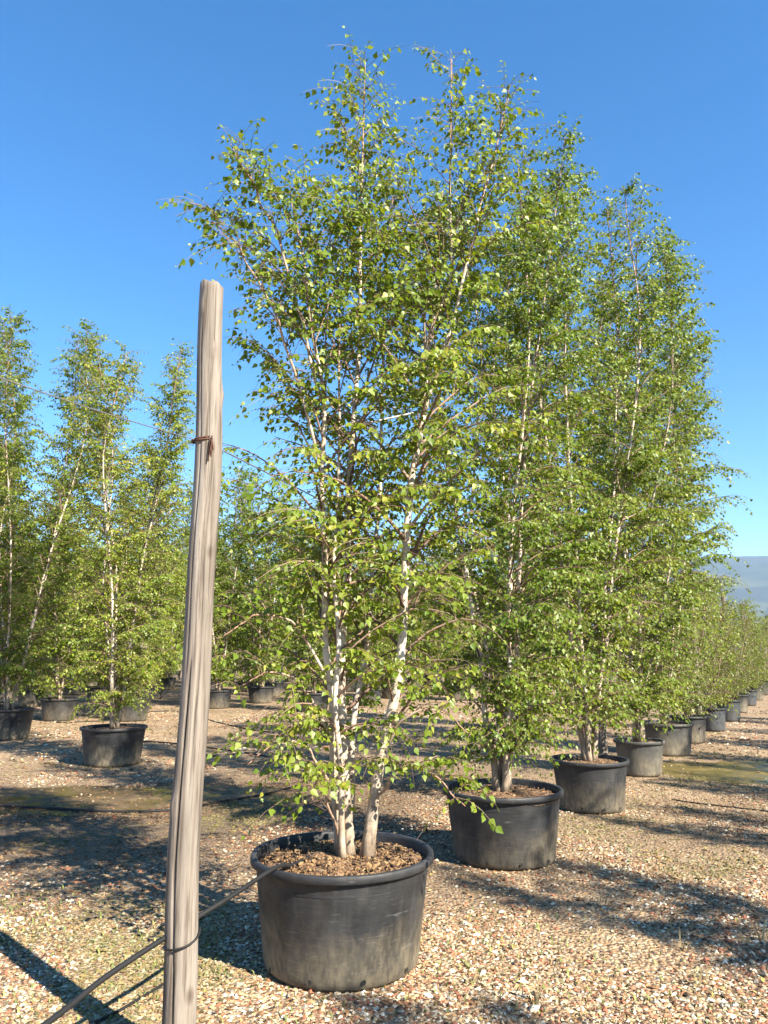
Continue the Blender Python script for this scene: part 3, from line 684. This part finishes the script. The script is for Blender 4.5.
# ------------------------------------------------------------------ trees to the left and behind, pots seen one by one
left = [
 (112, 768, .88, .50, 6.2, 'big black pot alone on the gravel left of the wooden pole', 'birch with spreading pale stems in the lone pot left of the wooden pole', 0),
 (6, 741, .88, .52, 7.9, 'black pot cut off by the left edge of the picture', 'tall birch at the left edge of the picture', 3),
 (30, 707, .75, .46, 5.6, 'black pot close behind the one at the left edge', 'birch just behind the tree at the left edge', 1),
 (62, 692, .82, .48, 5.2, 'small far black pot between the left edge pot and the lone pot', 'distant birch above the small far pot at left', 2),
 (131, 722, .80, .50, 5.6, 'dark pot half hidden directly behind the lone left pot', 'birch directly behind the lone left tree', 1),
 (217, 709, .80, .48, 6.8, 'grey-black pot seen just right of the wooden pole', 'birch with stems seen just right of the wooden pole', 2),
 (272, 697, .85, .48, 6.0, 'dark far pot between the wooden pole and the nearest tree', 'far birch between the wooden pole and the nearest tree', 0),
 (516, 730, .82, .50, 4.9, 'black pot in the row behind, seen between the second tree stems', 'birch of the row behind, behind the second front tree', 1),
 (458, 701, .85, .48, 4.8, 'far dark pot behind, midway between the first and second front pots', 'birch behind, midway between the first and second front trees', 3),
 (577, 706, .82, .48, 4.8, 'far black pot seen through the stems of the third tree', 'birch behind the third tree of the front row', 0),
 (392, 699, .8, .48, 4.7, 'far dark pot behind the leaning right stem of the nearest tree', 'far birch behind the leaning right stem of the nearest tree', 2),
]
placed = []
for i, (px, py, rd, h, H, lab, tl, v) in enumerate(left):
    p = front_loc(px, py, rd*.42); placed.append(p)
    make_pot((p.x, p.y, 0), rd, h, M_pot, lab, detail=(i < 2), rz=i*.9, seed=(40 if i < 2 else 45))
    lib = LIB if p.y < 19 else FAR
    td, cm, LH = lib[v % len(lib)]
    place_tree(td, cm, (p.x, p.y, h-.03), i*1.7+.3, (H-h)/LH, tl)
# many more rows: pots and trees nothing tells apart
rs = np.random.RandomState(77)
for perp in np.arange(-11.0, -44, -4.0):
    for s in np.arange(-6, 44, 2.25):
        q = ROW*(s+rs.rand()*.9)+PERP*(perp+rs.randn()*.35)
        px = 384+FPX*q.x/(max(q.y, 1)*.984)
        if q.y < (14.5 if px < 95 else 16.5 if px < 175 else 20) or q.y > 44: continue
        if px < -70 or px > 700: continue
        if any((q-p).length < 1.6 for p in placed): continue
        placed.append(q)
        make_pot((q.x, q.y, 0), .82, .48, M_pot, 'small dark pot in the distant rows under the massed birches', 'pots in the distant rows', False, rs.rand()*6, 45)
        td, cm, LH = FAR[rs.randint(3)]
        place_tree(td, cm, (q.x, q.y, .45), rs.rand()*6.28, (4.6+(2.3 if px < 330 else 1.6)*rs.rand())/LH, 'slender birch merging into the distant rows behind the front trees', 'birches in the distant rows')
q = ground(764, 688); td, cm, LH = SMALL[1]
place_tree(td, cm, (q.x+.4, q.y+6, 0), 1.0, 5.2/LH, 'yellowish bushy tree at the far right edge closing the front row', name='bushy_tree')
# row on the other side of the aisle; only its shadows fall into the picture
for i in range(8):
    q = ROW*(1.5+i*2.35)+PERP*(3.75+.2*math.sin(i*3.1))
    make_pot((q.x, q.y, 0), .82, .48, M_pot, 'black pot in the row across the aisle, outside the picture', 'pots across the aisle', False, i, 45)
    td, cm, LH = LIB[(i*3+1) % 4]
    place_tree(td, cm, (q.x, q.y, .45), i*1.3, (3.9+.5*math.sin(i*1.9))/LH, 'birch in the row across the aisle that shades the gravel at right', 'birches across the aisle')

# far-off wood that reads as one mass
def far_wood():
    rs = np.random.RandomState(9); n = 26000
    k = 170; cx = rs.rand(k)*150-95; cy = 48+rs.rand(k)*40; ch = 3.6+2.2*rs.rand(k); cr = 1.5+1.2*rs.rand(k)
    i = rs.randint(k, size=n); v = unit(rs.randn(n, 3))*(rs.rand(n, 1)**.4)
    P = np.stack([cx[i]+v[:, 0]*cr[i], cy[i]+v[:, 1]*cr[i], ch[i]*.55+v[:, 2]*ch[i]*.5], -1)
    P[:, 2] = np.maximum(P[:, 2], .1)
    ax = unit(rs.randn(n, 3)+[0, 0, -.5]); ref = unit(rs.randn(n, 3)+[.3, -.4, .7]); nx = unit(np.cross(ax, ref)); nz = np.cross(nx, ax)
    data = (P, nx, ax, nz, .22+.2*rs.rand(n), np.clip(.5+.25*rs.randn(n), 0, 1))
    o = obj('far_wood', leaves_mesh('far_wood', data, np.arange(n), M_leaf_wood, False)); o['kind'] = 'stuff'
    tag(o, 'far-off belt of green trees closing the view behind the rows', 'wood')
far_wood()

# ------------------------------------------------------------------ wooden pole and posts
def pole_mesh(h, r0, r1, seed, k=96, m=120, crack=True):
    z = np.linspace(0, h, m); a = np.linspace(0, 2*np.pi, k, endpoint=False)
    Z, A = np.meshgrid(z, a, indexing='ij'); r = r0+(r1-r0)*Z/h
    Q = np.stack([np.cos(A).ravel()*.9, np.sin(A).ravel()*.9, Z.ravel()*1.1], -1)
    r = r*(1+.055*lattice_noise(seed, Q, 1.6).reshape(Z.shape)+.008*lattice_noise(seed+1, Q*[1, 1, .35], 9).reshape(Z.shape))
    for kz, ka, amp in ((h*.90, -1.0, .010), (h*.965, -2.1, .006), (h*.84, .2, .008), (h*.55, -.6, .007), (h*.3, -2.4, .007)):
        da = np.angle(np.exp(1j*(A-ka))); r = r+amp*np.exp(-((Z-kz)/.035)**2-(da/.35)**2)
    if crack:
        for ca, za, zb, dep, wob in ((-1.78, 0.0, h*.50, .016, .10), (-.75, h*.05, h*.42, .006, .05), (-2.1, h*.45, h*.95, .005, .05), (-1.22, h*.30, h*.80, .010, .08), (-1.45, h*.62, h*.88, .006, .06)):
            c = ca+wob*np.sin(Z*2.1+seed)+.03*np.sin(Z*9); da = np.angle(np.exp(1j*(A-c)))
            wz = np.clip((Z-za)/.12, 0, 1)*np.clip((zb-Z)/.2, 0, 1); r = r-dep*wz*np.exp(-(da/.055)**2)
    V = np.stack([r*np.cos(A)+.010*np.sin(Z*2.3+seed)+.004*np.sin(Z*6.1), r*np.sin(A)+.008*np.sin(Z*1.7), Z], -1)
    V[-1, :, 2] += V[-1, :, 0]*(-.18)+.004*np.sin(5*a)
    V = V.reshape(-1, 3)
    i = np.arange(m-1)[:, None]*k; j = np.arange(k)[None, :]; jn = (j+1) % k
    F = np.stack([i+j, i+jn, i+k+jn, i+k+j], -1).reshape(-1, 4)
    top = (m-1)*k; V2 = V[top:top+k]*np.array([.96, .96, 1])+np.array([0, 0, .003]); V = np.vstack([V, V2, [[0, 0, V2[:, 2].mean()+.002]]])
    jj = np.arange(k); jn = (jj+1) % k; n0 = m*k
    F = np.vstack([F, np.stack([top+jj, top+jn, n0+jn, n0+jj], -1)])
    T = np.stack([n0+jj, n0+jn, jj*0+n0+k], -1)
    return mesh_np('pole', V, [F, T], M_wood)
PY = 3.12; pb = at_depth(177, 1065, PY); ptop = at_depth(214, 290, PY)
POLE = Vector((pb.x, PY, 0)); PH = at_depth(214, 287, PY).z
pole = obj('wooden_pole', pole_mesh(PH, .063, .051, 3)); pole.location = POLE
pole.rotation_euler = (0, math.atan2(ptop.x-pb.x, PH)*.9, 0)
tag(pole, 'tall weathered wooden pole with a rusty wire tie, in the left foreground', 'pole')
def pole_at(z): return POLE+Vector((math.tan(pole.rotation_euler[1])*z, 0, z))
post_m = pole_mesh(3.05, .06, .05, 8, 20, 40, False)
posts = []
for i, (px, py, lab) in enumerate([(603, 768, 'slim grey post hidden among the leaves behind the third front pot'), (701, 735, 'slim wooden post beside the wide grey pot in the front row'), (733, 711, 'dark post rising above the low bushy trees at far right'), (751, 700, 'farthest thin post among the low trees at the right edge')]):
    g = ground(px, py); o = obj('wooden_post', post_m); o.location = g; o.rotation_euler = (0, R([1, -2, .5, 1][i]), i*1.1); posts.append(o)
    tag(o, lab, 'post', 'posts of the front row')

# rusty tie round the pole
zt = at_depth(207, 440, PY).z
c = pole_at(zt); e = empty('wire_tie', c); tag(e, 'rusty brown wire wound round the top of the wooden pole', 'wire tie')
for k in range(2):
    a = np.linspace(0, 2*np.pi, 40); rr = .0615+.002*np.sin(a*3+k); 
    Q = np.stack([rr*np.cos(a), rr*np.sin(a), -.004+.008*k+.010*np.sin(a+.5*k)+.006*np.cos(a)], -1)
    obj('wire_loop', tube_mesh('wire_loop', Q, .0038, M_rust, 5, False), e)
for k, (dx, dz) in enumerate([(.012, -.09), (.0, -.11), (.02, -.06)]):
    Q = resample([(.035, -.060, .0), (.04, -.075, -.02), (.025+dx, -.068, dz), (.03, -.066, -.015)], 20)
    obj('wire_end', tube_mesh('wire_end', Q, .0024, M_rust, 5), e)
# trellis wire along the row, through the tie
def wire(pts, r, mat, name, label, cat, n=60, group=None):
    o = obj(name, tube_mesh(name, resample(pts, n), r, mat, 5)); tag(o, label, cat, group); return o
w0 = np.array(c)+np.array([0, .066, 0]); 
def sag(a, b, d):
    a, b = np.array(a, float), np.array(b, float); m = (a+b)/2; m[2] -= d; return [a, a*.75+b*.25-[0, 0, d*.75], m, a*.25+b*.75-[0, 0, d*.75], b]
back = np.array(at_depth(-120, 336, 1.75))
wire([back, (back+w0)/2-[0, 0, .012], w0], .0022, M_wire, 'trellis_wire', 'thin wire running from the left edge of the sky to the pole', 'wire')
pt = posts[0].location+Vector((0, .05, 2.0)); wire(sag(w0, pt, .10), .0034, M_wire, 'trellis_wire', 'thin wire from the wooden pole through the nearest tree along the row', 'wire')
pt2 = posts[1].location+Vector((0, .05, 2.0)); wire(sag(pt, pt2, .10), .0034, M_wire, 'trellis_wire', 'thin wire along the row between the slim posts', 'wire')
# horizontal cane in the nearest tree
a = at_depth(364, 424, P1.y+.08); b = at_depth(418, 412, P1.y+.06)
wire([a, (np.array(a)+np.array(b))/2, b], .006, M_cane, 'spreader_cane', 'short pale cane tied crosswise between two stems of the nearest tree', 'cane', 8)
a = at_depth(380, 405, P1.y+.2); b = at_depth(404, 410, P1.y+.05)
wire([a, b], .005, M_cane, 'spreader_cane', 'shorter pale cane just above the crosswise one in the nearest tree', 'cane', 8)

# ------------------------------------------------------------------ irrigation pipes
zc = .475; pc = pole_at(.49)
left_pt = at_depth(40, 1028, 2.55)
P = [np.array(at_depth(-90, 1105, 2.15)), np.array(left_pt), np.array(at_depth(110, 974, 2.86)), np.array([pc.x, PY+.095, at_depth(187, 922, PY+.095).z]), np.array(at_depth(230, 897, 3.42)),
     np.array([P1.x-.285, P1.y-.37, .530]), np.array(at_depth(292, 865, P1.y-.16)), np.array(at_depth(313, 855, P1.y+.02)), np.array([P1.x-.06, P1.y+.16, .485])]
wire(P, .0105, M_hose, 'irrigation_pipe', 'black pipe slung from the bottom left past the pole into the nearest pot', 'pipe', 160)
# cord tying the pipe to the pole
aa = np.linspace(R(-185), R(25), 30); zz = pc.z-.05+.055*(np.linspace(0, 1, 30)**2)
Q = np.stack([pc.x-.004+.064*np.cos(aa), PY+.067*np.sin(aa), zz-.02], -1)
wire(Q, .0042, M_hose, 'tie_cord', 'dark cord looped round the pole to hold the pipe', 'cord', 40)
aa = np.linspace(R(200), R(250), 12); Q = np.stack([pc.x+.0735*np.cos(aa), PY+.0735*np.sin(aa), .64-.06*np.linspace(0, 1, 12)], -1)
# pipes lying on the ground
def gpipe(pix, r, label, z=None):
    pts = [np.array(ground(px, py))+[0, 0, (r if z is None else z)] for px, py in pix]
    wire(pts, r, M_hose, 'irrigation_pipe', label, 'pipe', 60)
gpipe([(-40, 806), (40, 809), (110, 813), (175, 811), (220, 803), (262, 796), (300, 786)], .013, 'black pipe lying on the gravel behind the pole, past the puddle')
gpipe([(35, 718), (60, 723), (85, 722), (120, 721)], .012, 'black pipe on the gravel joining the left pots')
gpipe([(140, 742), (162, 743), (190, 746), (235, 752), (268, 757)], .012, 'black pipe on the gravel right of the lone left pot')
gpipe([(150, 712), (180, 712), (215, 722), (250, 730), (275, 733)], .011, 'thin black pipe crossing the gravel behind the wooden pole')
gpipe([(672, 800), (690, 803), (715, 806), (768, 812), (800, 816)], .007, 'thin dark hose lying across the aisle at right')
gpipe([(95, 1024), (120, 1012), (165, 985)], .007, 'short dark tube drawn as the pipe shadow on the gravel left of the pole base')  # dark tube laid in place of the pipe's cast shadow

# ------------------------------------------------------------------ haze: one closed box of even air round everything
def haze():
    x, y0, y1, z0, z1 = 9200, -9200, 9200, -4, 640
    V = np.array([(-x, y0, z0), (x, y0, z0), (x, y1, z0), (-x, y1, z0), (-x, y0, z1), (x, y0, z1), (x, y1, z1), (-x, y1, z1)])
    F = np.array([(0, 3, 2, 1), (4, 5, 6, 7), (0, 1, 5, 4), (1, 2, 6, 5), (2, 3, 7, 6), (3, 0, 4, 7)])
    m = bpy.data.materials.new('haze_air'); m.use_nodes = True; nt = m.node_tree; nt.nodes.clear()
    out = nt.nodes.new('ShaderNodeOutputMaterial'); pv = nt.nodes.new('ShaderNodeVolumePrincipled')
    pv.inputs['Color'].default_value = (.46, .66, 1.0, 1); pv.inputs['Density'].default_value = 1.0e-4; pv.inputs['Anisotropy'].default_value = 0.0
    nt.links.new(pv.outputs[0], out.inputs['Volume'])
    o = obj('haze', mesh_np('haze', V, [F], m, False)); o['kind'] = 'stuff'
    tag(o, 'pale blue haze of the far air before the hills', 'haze')
haze()
